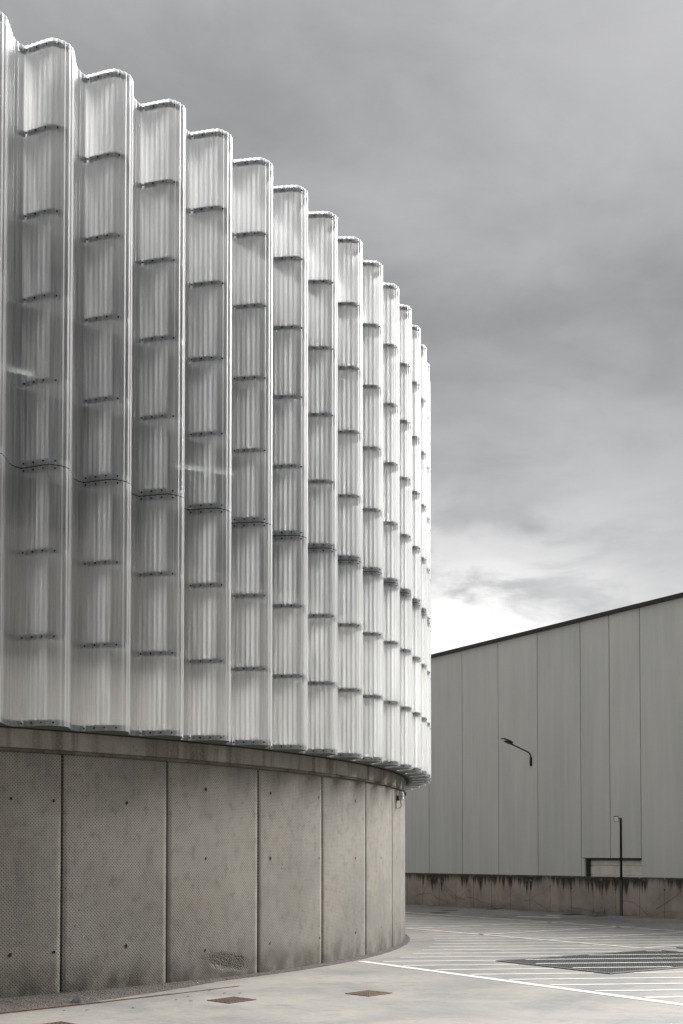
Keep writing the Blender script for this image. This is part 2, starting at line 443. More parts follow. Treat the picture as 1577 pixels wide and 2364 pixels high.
def rust_mat(name='rusty_iron', c0=(.016, .009, .005), c1=(.07, .028, .011)):
    m, t = new_mat(name)
    P = t.n('ShaderNodeTexCoord').outputs['Object']
    nz = t.noise(P, 14, 6, .7); n2 = t.noise(P, 60, 3)
    col = t.mix(t.remap(nz, .35, .65), c0, c1)
    col = t.mix(t.math('MULTIPLY', t.remap(n2, .4, .7), .4), col, (.04, .034, .028))
    bp = t.n('ShaderNodeBump', i={'Height': nz, 'Strength': .4, 'Distance': .004})
    bs = t.n('ShaderNodeBsdfPrincipled', i={'Base Color': col, 'Roughness': .85, 'Normal': bp})
    t.n('ShaderNodeOutputMaterial', i={'Surface': bs})
    return m

def gravel_mat():
    m, t = new_mat('dirt_and_gravel')
    P = t.n('ShaderNodeTexCoord').outputs['Object']
    vo = t.n('ShaderNodeTexVoronoi', i={'Vector': P, 'Scale': 38.0})
    nz = t.noise(P, 3.5, 6, .7)
    col = t.mix(vo.outputs['Color'], (.016, .014, .011), (.085, .074, .06))
    col = t.mix(t.remap(nz, .4, .62), col, (.04, .034, .027))
    bp = t.n('ShaderNodeBump', i={'Height': t.math('SUBTRACT', 1.0, vo.outputs['Distance']), 'Strength': .9, 'Distance': .02})
    bs = t.n('ShaderNodeBsdfPrincipled', i={'Base Color': col, 'Roughness': .95, 'Normal': bp})
    t.n('ShaderNodeOutputMaterial', i={'Surface': bs})
    return m

def emit_mat(name, col, s):
    m, t = new_mat(name)
    e = t.n('ShaderNodeEmission', i={'Color': col, 'Strength': s})
    t.n('ShaderNodeOutputMaterial', i={'Surface': e})
    return m

M_wall = concrete_wall()
M_beam = smooth_concrete('smooth_ring_beam_concrete', (.21, .197, .172), (.31, .29, .256), (.085, .072, .054), 5.0, .75)
M_lip = smooth_concrete('lip_concrete', (.10, .085, .062), (.16, .14, .11), (.05, .04, .03), 6.0, .7)
M_ret = retaining_concrete()
M_ground = ground_concrete()
M_paint = paint_mat()
M_sheet = sheet_mat()
M_house = warehouse_mat()
M_rust = rust_mat()
M_rust2 = rust_mat('rusty_edge_steel', (.04, .019, .01), (.13, .06, .028))
M_gravel = gravel_mat()
M_band = simple('galvanised_flange', (.15, .163, .182), .5, .2, .4, .18, 6)
M_plate = None
M_under = simple('grey_green_bottom_plate', (.115, .125, .112), .65, .1, .4, .2, 3)
M_screw = simple('dark_screw', (.02, .02, .022), .4, .6)
def sun_block_mat():  # lid added over the teeth to dim sunlight in the top tier
    m, t = new_mat('sun_block_lid')
    a = t.n('ShaderNodeBsdfTranslucent', i={'Color': (.5, .5, .5, 1)}); b = t.n('ShaderNodeBsdfDiffuse', i={'Color': (.7, .7, .7, 1)})
    x = t.n('ShaderNodeMixShader', i={0: .85, 1: a.outputs[0], 2: b.outputs[0]})
    t.n('ShaderNodeOutputMaterial', i={'Surface': x.outputs[0]})
    return m
M_sun_block = sun_block_mat()
def shelf_mat():
    m, t = new_mat('milky_shelf_plate')
    a = t.n('ShaderNodeBsdfTranslucent', i={'Color': (.7, .71, .71, 1)}); b = t.n('ShaderNodeBsdfDiffuse', i={'Color': (.66, .67, .67, 1)})
    x = t.n('ShaderNodeMixShader', i={0: .5, 1: a.outputs[0], 2: b.outputs[0]})
    t.n('ShaderNodeOutputMaterial', i={'Surface': x.outputs[0]})
    return m
M_plate = shelf_mat()
M_seal = simple('black_seal', (.012, .012, .013), .7)
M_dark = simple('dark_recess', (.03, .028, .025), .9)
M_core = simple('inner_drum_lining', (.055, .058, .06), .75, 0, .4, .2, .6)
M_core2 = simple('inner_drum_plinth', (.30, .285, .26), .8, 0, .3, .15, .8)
M_black = simple('black_powder_coat', (.012, .012, .014), .45, .0, .5, .15, 9)
M_coping = simple('dark_brown_coping', (.022, .014, .011), .5, .1, .5, .2, 2)
M_grate = simple('dark_steel_grate', (.055, .057, .058), .9, 0, .1, .3, 7)
M_frame = simple('grey_steel_frame', (.04, .042, .044), .55, .5, .5, .3, 4)
M_door = simple('cream_roller_door', (.66, .64, .57), .6, 0, .4, .12, 2)
M_white = simple('white_plastic', (.72, .72, .70), .4, 0, .5, .06, 20)
M_lens = simple('frosted_lamp_glass', (.82, .83, .84), .25)
M_vine = simple('dead_creeper_bark', (.06, .046, .034), .9, 0, .2, .3, 12)
M_leaf = simple('dry_brown_leaf', (.022, .013, .008), .9, 0, .2, .4, 30)
M_yard = simple('yard_asphalt', (.055, .055, .055), .9, 0, .3, .25, 1.2)
M_deckside = simple('deck_edge_concrete', (.22, .21, .19), .85, 0, .3, .2, 1.5)
M_shard = simple('grey_clear_plastic', (.2, .205, .205), .25, 0, .5, .2, 9)
M_tube = emit_mat('lit_fluorescent_tube', (.95, 1.0, .96), .22)

CX, CY = -13.4785, 26.381
def ring(a, r, z):       # azimuth a (radians), point on a circle around the drum axis
    return (CX + r * sin(a), CY - r * cos(a), z)

# ------------------------------------------------------------------ the ground
mb = MB()
mb.quad((-900, -900, -1.7), (900, -900, -1.7), (900, 900, -1.7), (-900, 900, -1.7))
o = mb.build('ground', M_yard); o['kind'] = 'structure'

RA = Vector((2.339, 43.896)); RB = Vector((9.614, 33.693)); rd = (RB - RA).normalized(); rn = Vector((rd.y, -rd.x))   # rn faces the camera
pA = RA - rd * 36; pB = RA + rd * 60
deck = [(pA.x, pA.y), (-70, 70), (-70, -60), (60, -60), (pB.x, pB.y)]
mb = MB(); mb.prism(deck, -1.69, 0.0)
o = mb.build('parking_deck', M_ground); o['kind'] = 'structure'

# painted markings, one sheet 4 mm above the deck
E1 = Vector((.54, -.8417)).normalized(); E2 = Vector((.8417, .54)).normalized()
mk = MB(); PZ = .004
def stripe(p, q, wd, z=PZ, mbx=None):
    p, q = Vector(p), Vector(q); d = (q - p).normalized(); s = Vector((-d.y, d.x)) * wd / 2
    L = (q - p).length; n = max(1, int(L / 1.5)); mbx = mbx or mk
    for i in range(n):
        a = p + d * (L * i / n); b = p + d * (L * (i + 1) / n)
        mbx.quad((*(a - s), z), (*(b - s), z), (*(b + s), z), (*(a + s), z))
def nrm(p): return Vector(p).dot(E2)
stripe((.329, 20.257), (8.2, 8.05), .165)                         # thick edge line
l2a, l2b = Vector((-.2, 31.95)), Vector((5.75, 23.1)); stripe(l2a, l2b, .15, PZ + .004)
l3a, l3b = Vector((1.2, 38.5)), Vector((16.0, 15.9)); stripe(l3a, l3b, .15, PZ + .004)
stripe((5.836, 23.117), (9.9, 26.1), .13, PZ + .004)
stripe((4.403, 25.389), (8.9, 28.4), .13, PZ + .004)
stripe((3.085, 26.92), (7.4, 30.2), .13, PZ + .004)
stripe((1.9, 29.3), (6.0, 32.2), .13, PZ + .004)
stripe((5.133, 35.038), (6.253, 34.195), .3); stripe((6.092, 35.678), (6.465, 35.355), .3)
# hatching
hd = Vector((cos(radians(6.2)), sin(radians(6.2))))
HATCH = []
p0 = Vector((3.701, 15.119)); st = Vector((-.4717, .7227))
for k in range(-9, 26):
    a = p0 + st * k
    if k > 6:                                                     # beyond the end of the edge line, start at the drum
        c = Vector((CX, CY)); b = (a - c).dot(hd); disc = b * b - ((a - c).length_squared - 15.35 ** 2)
        if disc > 0: a = a + hd * (-b + sqrt(disc))
    # stop at the far line
    dn = E2.dot(hd); tl = (22.25 - nrm(a)) / dn
    e = a + hd * max(.5, tl)
    HATCH.append((a + hd * .13, e))
# the big floor grate cuts the hatching
GL, GB, GT = Vector((2.607, 20.282)), Vector((4.051, 18.073)), Vector((5.938, 22.693))
gu = (GB - GL); gv = (GT - GL)
def in_grate(p):
    d = Vector(p) - GL; det = gu.x * gv.y - gu.y * gv.x
    s = (d.x * gv.y - d.y * gv.x) / det; t2 = (gu.x * d.y - gu.y * d.x) / det
    return s, t2
def clip(a, e, lo0, hi0, lo1, hi1):
    N = 600; seg = []; ins = None
    for i in range(N + 1):
        p = a + (e - a) * i / N; s, t2 = in_grate(p)
        q = lo0 <= s <= hi0 and lo1 <= t2 <= hi1
        if ins is None or q != ins: seg.append([q, p, p]); ins = q
        seg[-1][2] = p
    return seg
gstripes = []
for a, e in HATCH:
    for q, p, r in clip(a, e, -.02, 1.02, -.02, 1.02):
        if not q and (r - p).length > .1: stripe(p, r, .10)
    for q, p, r in clip(a, e, .06, .94, .04, .96):
        if q and (r - p).length > .1: gstripes.append((p, r))
o = mk.build('painted_markings', M_paint); o['kind'] = 'structure'

# dirt and gravel strip along the foot of the drum
mb = MB(); rows = []; rng = random.Random(3)
N = 260
outer = lambda a: 14.86 + max(.10, .10 + .95 * max(0, (52 - math.degrees(a)) / 14) ** 1.05)
for j in range(7):
    row = []
    for i in range(N + 1):
        a = radians(20 + 72 * i / N); r0, r1 = 14.80, min(outer(a), 15.98) + rng.uniform(-.012, .012) * (j == 6)
        z = .006 + .035 * (1 - j / 6) + (rng.uniform(0, .014) if 0 < j < 6 else 0)
        row.append(ring(a, r0 + (r1 - r0) * j / 6, z if j < 6 else .003))
    rows.append(row)
mb.grid(rows, 0, None, False)
o = mb.build('gravel_strip', M_gravel); o['kind'] = 'structure'

# ------------------------------------------------------------------ the round building
drum = thing('drum_building', 'round building with corrugated translucent cladding over a dimpled concrete base', 'building', (CX, CY, 0))
RBW = 14.86
JOINTS = [20.9, 27.9, 34.8, 41.78, 48.19, 55.37, 62.33, 69.33, 76.47, 83.4, 90.4, 97.4, 104.4]
HOLES = [(39.07, 2.5), (41.30, 2.49), (45.53, 2.495), (50.96, 2.736), (56.53, 2.738), (61.91, 2.734), (67.36, 2.732), (72.94, 2.735),
         (50.97, 1.745), (56.51, 1.75), (61.94, 1.748), (67.39, 1.75), (72.92, 1.75), (78.37, 1.749),
         (39.09, .56), (41.36, .565), (45.53, .585), (50.95, .444), (56.49, .457), (62.03, .453), (67.4, .455), (72.91, .468), (78.3, .46), (78.35, 2.735)]
M_hole = simple('tie_hole_shadow', (.012, .011, .01), .95)
GW = .017 / RBW                         # half groove
for k in range(len(JOINTS) - 1):
    a0, a1 = radians(JOINTS[k]) + GW, radians(JOINTS[k + 1]) - GW
    mb = MB(); n = 24; ch = .006
    prof = [(RBW - .07, 0), (RBW - ch, 0), (RBW, 1), (RBW, 2)]
    As = [a0, a0 + ch / RBW] + [a0 + (a1 - a0) * i / n for i in range(1, n)] + [a1 - ch / RBW, a1]
    Rs = [RBW - ch, RBW] + [RBW] * (n - 1) + [RBW, RBW - ch]
    zs = [0.0, .045, .5, 1.0, 1.5, 2.0, 2.5, 3.06, 3.085]
    rows = []; uvs = []
    for z in zs:
        rows.append([ring(a, r - (.008 if z in (0.0, 3.085) else 0), z) for a, r in zip(As, Rs)])
        uvs.append([(a * RBW, z) for a in As])
    mb.grid(rows, 0, uvs, True)
    for a in (a0, a1):                   # groove cheeks
        q = [ring(a, RBW - .09, 0), ring(a, RBW - ch, 0), ring(a, RBW - ch, 3.085), ring(a, RBW - .09, 3.085)]
        if a == a1: q.reverse()
        uu = (a * RBW, 0.0); mb.quad(*q, 0, [uu, uu, (a * RBW, 3.0), (a * RBW, 3.0)])
    for (ha, hz) in HOLES:               # cone-tie holes
        har = radians(ha)
        if a0 < har < a1:
            r1 = .024 * random.uniform(.8, 1.15); kk = len(mb.v); seg = 9
            cpt = ring(har, RBW + .003, hz); mb.v.append(cpt)
            for j in range(seg):
                th = 2 * pi * j / seg; rj = r1 * random.uniform(.75, 1.25)
                mb.v.append(ring(har + rj * cos(th) / RBW, RBW + .003, hz + rj * sin(th)))
            for j in range(seg):
                mb.face((kk, kk + 1 + j, kk + 1 + (j + 1) % seg), 1)
    mb.build('concrete_panel', [M_wall, M_hole], drum)

def ring_solid(name, mats, prof, a0=0, a1=2 * pi, n=180, parent=drum, smooth=True, m=0):
    """revolve an open profile [(r,z)]"""
    mb = MB(); rows = []; uvs = []
    for r, z in prof:
        rows.append([ring(a0 + (a1 - a0) * i / n, r, z) for i in range(n + 1)])
        uvs.append([((a0 + (a1 - a0) * i / n) * RBW, z + (RBW + 1 - r)) for i in range(n + 1)])
    mb.grid(rows, m, uvs, False)
    for f in range(len(mb.sm)): mb.sm[f] = smooth
    return mb.build(name, mats, parent)
ring_solid('base_core', M_dark, [(RBW - .085, -.3), (RBW - .085, 3.12)])
ring_solid('ring_beam', M_beam, [(RBW - .09, 3.135), (RBW + .014, 3.135), (RBW + .02, 3.141), (RBW + .02, 3.372), (RBW + .012, 3.382), (RBW - 1.2, 3.382)], smooth=False)
ring_solid('ring_beam_lip', M_lip, [(RBW - .09, 3.087), (RBW + .002, 3.087), (RBW + .035, 3.10), (RBW + .035, 3.128), (RBW + .018, 3.134), (RBW - .09, 3.134)], smooth=False)
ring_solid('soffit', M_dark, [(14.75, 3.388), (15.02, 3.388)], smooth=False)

# ---- toothed cladding
RT, DT, TH0 = 15.3926, 0.05738433602816688, 0.7166048124401937
PER = RT * DT
ZB, ZC, ZT = 3.385, 6.615, 11.99
raw = [(-.307, .018), (-.24, .044), (-.146, .058), (-.07, .045), (0, -.006), (.07, -.1), (.144, -.205), (.217, -.295), (.311, -.345), (.395, -.355), (.46, -.25), (.542, -.09)]
SCL = PER / .919
raw = [(t * SCL, n * SCL - .033) for t, n in raw]
ext = [(t - PER, n) for t, n in raw] + raw + [(t + PER, n) for t, n in raw]
def catmull(pts, sub=16):
    out = []
    for i in range(1, len(pts) - 2):
        p0, p1, p2, p3 = pts[i - 1:i + 3]
        for j in range(sub):
            u = j / sub
            out.append(tuple(.5 * (2 * p1[c] + (-p0[c] + p2[c]) * u + (2 * p0[c] - 5 * p1[c] + 4 * p2[c] - p3[c]) * u * u + (-p0[c] + 3 * p1[c] - 3 * p2[c] + p3[c]) * u ** 3) for c in (0, 1)))
    return out
crv = catmull(ext)
T0 = -.50 * SCL
for _ in range(3):                        # soften the curve a little
    crv = [crv[0]] + [((crv[i - 1][0] + 2 * crv[i][0] + crv[i + 1][0]) / 4, (crv[i - 1][1] + 2 * crv[i][1] + crv[i + 1][1]) / 4) for i in range(1, len(crv) - 1)] + [crv[-1]]
crv = [p for p in crv if T0 - .02 <= p[0] <= T0 + PER + .02]
def interp_t(t):
    for i in range(len(crv) - 1):
        if crv[i][0] <= t <= crv[i + 1][0]:
            k = (t - crv[i][0]) / (crv[i + 1][0] - crv[i][0]); return (t, crv[i][1] + k * (crv[i + 1][1] - crv[i][1]))
    return crv[-1]
base_c = [interp_t(T0)] + [p for p in crv if T0 < p[0] < T0 + PER] + [interp_t(T0 + PER)]
cum = [0]
for i in range(1, len(base_c)): cum.append(cum[-1] + hypot(base_c[i][0] - base_c[i - 1][0], base_c[i][1] - base_c[i - 1][1]))
LEN = cum[-1]
NR = round(LEN / .077)                    # corrugations per tooth
def at(s):
    s = max(0, min(LEN, s))
    for i in range(len(cum) - 1):
        if cum[i] <= s <= cum[i + 1] + 1e-9:
            k = (s - cum[i]) / max(1e-9, cum[i + 1] - cum[i])
            return (base_c[i][0] + k * (base_c[i + 1][0] - base_c[i][0]), base_c[i][1] + k * (base_c[i + 1][1] - base_c[i][1]))
def frame(s):
    a, b = at(s - .012), at(s + .012); d = hypot(b[0] - a[0], b[1] - a[1])
    tx, ty = (b[0] - a[0]) / d, (b[1] - a[1]) / d
    return at(s), (-ty, tx)
def off(s, h):
    (t, n), (nx, ny) = frame(s); return (t + nx * h, n + ny * h)
def P3(tn, z, a=0.0):
    return ring(a + tn[0] / RT, RT + tn[1], z)
AMP = .0060
def corr(s):                              # flattened corrugation: broad crowns, narrow grooves
    c = cos(2 * pi * s / LEN * NR); return AMP * (1.25 * c - .25 * c * abs(c))

def sheet_mesh(z0, z1, lap):
    mb = MB(); n = NR * 10
    S = [LEN * i / n for i in range(n + 1)]
    lo = [off(s, corr(s)) for s in S]; li = [off(s, corr(s) - .007) for s in S]
    A = lambda L, z: [P3(p, z) for p in L]
    mb.grid([A(lo, z0), A(lo, z1)], 0, [[(s, z0) for s in S], [(s, z1) for s in S]], True)
    mb.grid([A(lo, z1), A(li, z1 - .001)], 0, None, False)       # cut edge
    mb.grid([A(li, z0 + .001), A(lo, z0)], 0, None, False)
    # side lap: the neighbouring sheet doubles over two corrugations
    s0 = lap; s1 = lap + 2.0 * LEN / NR; m = 24
    S2 = [s0 + (s1 - s0) * i / m for i in range(m + 1)]
    l2 = [off(s, corr(s) + .005) for s in S2]
    mb.grid([A(l2, z0 + .002), A(l2, z1 - .003)], 0, [[(s + 3, z0) for s in S2], [(s + 3, z1) for s in S2]], True)
    return mb
# arc length of the crest of the front face, to place laps and screws
s_crest = min(range(len(base_c)), key=lambda i: abs(base_c[i][0] - (-.36) * SCL)); s_crest = cum[s_crest]
pit = LEN / NR
lap0 = (round(s_crest / pit) - 1.5) * pit
s_first = min(range(len(base_c)), key=lambda i: abs(base_c[i][0] - (-.50) * SCL))
scr0 = round(cum[s_first] / pit) * pit

def band_mesh(z, screws=True, plate=True):
    mb = MB(); pm = 3 if z < ZB + .1 else 1; n = 64; S = [LEN * (.01 + .98 * i / n) for i in range(n + 1)]
    c0 = [off(s, -.0085) for s in S]; c1 = [off(s, -.0125) for s in S]
    za, zb = z, z + .074
    A = lambda L, zz: [P3(p, zz) for p in L]
    mb.grid([A(c0, za), A(c0, zb), A(c1, zb), A(c1, za)], 0, None, False)
    if not plate:                         # milky lid added to keep sun out of the top tier
        inn = [(p[0], -.44) for p in c0]
        mb.grid([A(c0, zb - .004), A(inn, zb - .004)], 4, None, False)
    if plate:
        inn = [(p[0], -.44) for p in c0]
        mb.grid([A(c0, za), A(inn, za)], pm, None, False)
        mb.grid([A(inn, za + .005), A(c1, za + .005)], 1, None, False)
        mb.grid([A(inn, za), A(inn, za + .04), [P3((p[0], p[1] + .004), za + .04) for p in inn]], 1, None, False)
    if screws:
        for i in range(4):
            s = scr0 + pit * 2 * i
            if True:
                (t, nn), (nx, ny) = frame(s); h = corr(s)
                c = Vector(P3((t + nx * (h + .004), nn + ny * (h + .004)), z + .036))
                o2 = Vector(P3((t + nx * (h + .05), nn + ny * (h + .05)), z + .036))
                d = (o2 - c).normalized()
                mb.tube([c - d * .006, c, c + d * .002, c + d * .011], [.0125, .0125, .0085, .0075], 7, 2)
    return mb
NB = 8; ZS = [ZB + .002 + k * (11.885 - ZB) / NB for k in range(NB + 1)]

# parts of one tooth, built once at azimuth 0 and then copied round the drum
low0 = sheet_mesh(ZB, ZC - .006, lap0); up0 = sheet_mesh(ZC + .007, ZT, lap0)
bmats = [M_band, M_plate, M_screw, M_under, M_sun_block]
first = {}
TEETH = list(range(-4, 24))
FULL = set(range(-1, 9))                   # teeth whose shelf bands are parts of their own
def mk(mesh_key, name, builder, mats, parent, a):
    if mesh_key not in first:
        mb = builder(); o = mb.build(name, mats, parent, (CX, CY, 0)); first[mesh_key] = o.data
    else:
        o = bpy.data.objects.new(name, first[mesh_key]); link(o, parent, (CX, CY, 0))
    o.rotation_euler = (0, 0, a)
    return o
far_bands = []
for i in TEETH:
    a = TH0 + DT * i
    lo = mk('lo', 'lower_cladding_sheet', lambda: low0, M_sheet, drum, a)
    hi = mk('hi', 'upper_cladding_sheet', lambda: up0, M_sheet, drum, a)
    specs = []
    for k in range(NB + 1):
        if k == 3:
            specs += [(lo, 'b3l', ZC - .078), (hi, 'b3u', ZC + .014)]
        else:
            specs.append((lo if k < 3 else hi, 'b%d' % k, ZS[k]))
    for par, key, z in specs:
        if i in FULL:
            o = mk(key, 'shelf_band', lambda z=z, key=key: band_mesh(z, plate=(key != 'b8')), bmats, par, 0.0)
        else:
            far_bands.append((a, z, key != 'b8'))
    def seal():
        mb = MB(); n = 60; S = [LEN * i / n for i in range(n + 1)]
        A = lambda h, z: [P3(off(s, h), z) for s in S]
        mb.grid([A(-.006, ZC - .012), A(-.006, ZC + .013)], 0, None, False)
        return mb
    mk('seal', 'seam_seal', seal, M_seal, hi, 0.0)
big = MB()
for a, z, pl in far_bands:
    mb = band_mesh(z, plate=pl); k = len(big.v)
    ca, sa = cos(a), sin(a)
    big.v += [(CX + (x - CX) * ca - (y - CY) * sa, CY + (x - CX) * sa + (y - CY) * ca, zz) for x, y, zz in mb.v]
    for f, m_, uvv, sm in zip(mb.f, mb.m, mb.uv, mb.sm): big.face(tuple(k + q for q in f), m_, None, sm)
o = big.build('shelf_bands_row', bmats, drum); o['kind'] = 'stuff'

# what stands behind the sheets
ring_solid('inner_drum', M_core, [(14.55, 5.9), (14.55, 11.95), (14.4, 11.95), (14.4, 11.5), (.05, 11.5)])
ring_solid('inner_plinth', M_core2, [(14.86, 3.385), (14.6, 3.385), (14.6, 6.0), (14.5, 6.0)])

# ------------------------------------------------------------------ tube lights glimpsed through the cladding
def tube_light(a0, r0, a1, r1, z0, z1, label):
    p, q = Vector(ring(radians(a0), r0 + .14, z0)), Vector(ring(radians(a1), r1 + .14, z1))
    t = thing('tube_light', label, 'lamp', (p + q) / 2, 'tube lights behind the translucent cladding')
    mb = MB(); mb.tube([p, q], .012, 10); mb.build('tube', M_tube, t)
    d = (q - p).normalized(); sd_ = Vector((d.y, -d.x, 0)).normalized(); up = Vector((0, 0, 1))
    mb = MB(); mb.box((p + q) / 2 - sd_ * .045 + up * .02, d * ((q - p).length / 2 + .03), sd_ * .02, up * .035); mb.build('batten', M_white, t)
    for e in (p, q):
        mb = MB(); mb.box(e - sd_ * .02, d * .012, sd_ * .03, up * .026); mb.build('socket', M_white, t)
tube_light(49.5, 14.47, 53.2, 14.72, 7.34, 7.41, 'lit tube light glowing behind the cladding below the middle of the fourth fold')
tube_light(37.0, 14.47, 40.4, 14.55, 7.95, 7.97, 'lit tube light glowing behind the cladding at the left picture edge')

# ------------------------------------------------------------------ weather sensor under the ring beam
sa_ = radians(78.6)
sp = Vector(ring(sa_, RBW + .085, 2.955)); wp = Vector(ring(sa_, RBW, 2.955)); on = (sp - wp).normalized()
ws = thing('weather_sensor', 'small white louvred weather sensor with black cable on the drum wall', 'sensor', wp)
mb = MB(); mb.lathe(sp, [(.02, -.06), (.032, -.058), (.032, .05), (.02, .055)], 18); mb.build('core', M_black, ws)
for k in range(5):
    z = -.06 + k * .027
    mb = MB(); mb.lathe(sp, [(.030, z), (.056, z - .003), (.057, z + .004), (.050, z + .011), (.030, z + .013)], 22); mb.build('louvre', M_white, ws)
mb = MB(); mb.lathe(sp, [(.048, .062), (.050, .068), (.036, .082), (.010, .088)], 22); mb.build('cap', M_white, ws)
mb = MB(); mb.lathe(sp, [(.018, -.155), (.022, -.15), (.022, -.062), (.015, -.06)], 16); mb.build('stem', M_white, ws)
mb = MB(); mb.box(wp + on * .02 + Vector((0, 0, -.04)), on * .02, Vector((-on.y, on.x, 0)) * .02, Vector((0, 0, .05)))
mb.box(wp + on * .05 + Vector((0, 0, -.075)), on * .04, Vector((-on.y, on.x, 0)) * .012, Vector((0, 0, .006))); mb.build('bracket', M_frame, ws)
tg = Vector((cos(sa_), sin(sa_), 0)) * -1
pts = [sp + Vector((0, 0, -.15)), sp + Vector((0, 0, -.19)), sp + Vector((0, 0, -.225)) + tg * .03 - on * .015, sp + Vector((0, 0, -.245)) + tg * .08 - on * .05, wp + Vector((0, 0, -.235)) + tg * .15, wp + Vector((0, 0, -.228)) + tg * .17 + on * .002]
mb = MB(); mb.tube(pts, .006, 8); mb.build('cable', M_black, ws)

# ------------------------------------------------------------------ retaining wall
def rp(s, h=0.0, out=0.0):
    p = RA + rd * s + rn * out; return (p.x, p.y, h)
ret = thing('retaining_wall', 'low stained concrete retaining wall with black algae runs at the back of the deck', 'wall', rp(6))
edges = [-2.6 + .905 * k for k in range(-16, 46)]
mb = MB()
for k in range(len(edges) - 1):
    s0, s1 = edges[k] + .006, edges[k + 1] - .006
    q = [rp(s0, 0.0), rp(s1, 0.0), rp(s1, 1.09), rp(s0, 1.09)]
    mb.quad(*q, 0, [(s0, 0), (s1, 0), (s1, 1.09), (s0, 1.09)])
    q = [rp(s0, 1.09), rp(s1, 1.09), rp(s1, 1.14, -.02), rp(s0, 1.14, -.02)]
    mb.quad(*q, 0, [(s0, 1.09), (s1, 1.09), (s1, 1.2), (s0, 1.2)])
    q = [rp(s0, 1.14, -.02), rp(s1, 1.14, -.02), rp(s1, 1.14, -.3), rp(s0, 1.14, -.3)]
    mb.quad(*q, 0, [(s0, 1.2), (s1, 1.2), (s1, 1.3), (s0, 1.3)])
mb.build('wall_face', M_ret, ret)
mb = MB(); d3 = Vector((rd.x, rd.y, 0)); n3_ = Vector((rn.x, rn.y, 0))
c = Vector(rp((edges[0] + edges[-1]) / 2, -.29, -.165)); mb.box(c, d3 * ((edges[-1] - edges[0]) / 2), n3_ * .145, Vector((0, 0, 1.39)))
mb.build('wall_body', M_dark, ret)
mb = MB()
for k in range(4, len(edges) - 8):
    if k % 2 == 0 or random.random() < .6:
        s = edges[k] + random.uniform(-.05, .05); h = .78 + random.uniform(-.02, .02)
        kk = len(mb.v); mb.v.append(rp(s, h, .003))
        for j in range(8): mb.v.append(rp(s + .022 * cos(j * pi / 4), h + .022 * sin(j * pi / 4), .003))
        for j in range(8): mb.face((kk, kk + 1 + j, kk + 1 + (j + 1) % 8))
mb.build('tie_holes', M_hole, ret)

# dead creepers clinging to it
def creeper(s, h, steps, seed, label, ang, wd=.0042):
    rg = random.Random(seed); mb = MB()
    def grow(s, h, ang, steps, r, depth):
        pts = [rp(s, h, .012)]
        for k in range(steps):
            ang += rg.uniform(-.3, .3); ang *= .9
            s += cos(ang) * .11; h += sin(ang) * .11
            if h < .01: h = .01; ang = abs(ang) * .3
            if h > 1.05: break
            pts.append(rp(s, h, .012 + rg.uniform(0, .008)))
            if depth < 2 and rg.random() < .16: grow(s, h, ang + rg.choice((-1, 1)) * rg.uniform(.4, .9), int(steps * .55), r * .7, depth + 1)
        if len(pts) > 2: mb.tube(pts, [r * (1 - .6 * i / len(pts)) for i in range(len(pts))], 5)
    grow(s, h, ang, steps, wd, 0)
    o = mb.build('dead_creeper', M_vine, None, rp(s, h, .012)); tag(o, label, 'creeper', 'dead creepers on the retaining wall')
creeper(.6, .30, 14, 5, 'thin dead creeper low on the retaining wall just beside the drum', .15)
creeper(1.7, .92, 16, 8, 'dead creeper running down across the retaining wall near the drum', -.25)
creeper(3.4, .35, 22, 11, 'long level dead creeper across the middle of the retaining wall', .0)
creeper(6.2, .30, 14, 16, 'dead creeper rising towards the right under the wall lamp', .35)
creeper(8.2, .18, 18, 21, 'dead creeper low on the retaining wall left of the lamp post', .05)
creeper(10.3, .42, 20, 27, 'dead creeper on the retaining wall right behind the lamp post', .15)
creeper(11.6, .25, 20, 33, 'dead creeper arching up at the right end of the retaining wall', .55)
# a short iron rod left standing against the wall
a_ = rp(9.64, 0, .03); mb = MB(); mb.tube([a_, (a_[0] + .003, a_[1], .21)], .007, 8)
tag(mb.build('iron_rod', M_black, None, a_), 'short thin dark rod standing at the foot of the retaining wall', 'rod')

# ------------------------------------------------------------------ warehouse
HP = Vector((3.80315, 51.90116)); hdv = Vector((.51636, -.85637)); hn = Vector((-.85637, -.51636))
def hp(s, z, out=0.0):
    p = HP + hdv * s + hn * out; return (p.x, p.y, z)
H3 = Vector((hdv.x, hdv.y, 0)); HN3 = Vector((hn.x, hn.y, 0)); UP = Vector((0, 0, 1))
house = thing('warehouse', 'large pale grey warehouse of tall concrete panels with dark brown roof edge', 'building', hp(6, -1.7))
ZTOP = 10.345
cuts = [2.4 * k for k in range(-6, 5)] + [11.1, 12.6] + [12.6 + 2.4 * k for k in range(1, 8)]
for k in range(len(cuts) - 1):
    s0, s1 = cuts[k], cuts[k + 1]; zb_ = 1.69 if 9.5 < s0 < 12.5 else -1.7
    g = .016; th = .16; mb = MB(); ch = .012
    jz = random.uniform(-.002, .002)
    out = [(s0 + g, -.05), (s0 + g, -ch), (s0 + g + ch, jz), (s1 - g - ch, jz), (s1 - g, -ch), (s1 - g, -.05)]
    rows = [[hp(s, z, o_) for s, o_ in out] for z in (zb_, (zb_ + ZTOP) / 2, ZTOP)]
    uvs = [[(s, z) for s, o_ in out] for z in (zb_, (zb_ + ZTOP) / 2, ZTOP)]
    mb.grid(rows, 0, uvs, False)
    if zb_ > 0: mb.quad(hp(s0 + g, zb_, -.3), hp(s1 - g, zb_, -.3), hp(s1 - g, zb_, -.002), hp(s0 + g, zb_, -.002), 0, [(s0, 0), (s1, 0), (s1, .1), (s0, .1)])
    mb.build('wall_panel', M_house, house)
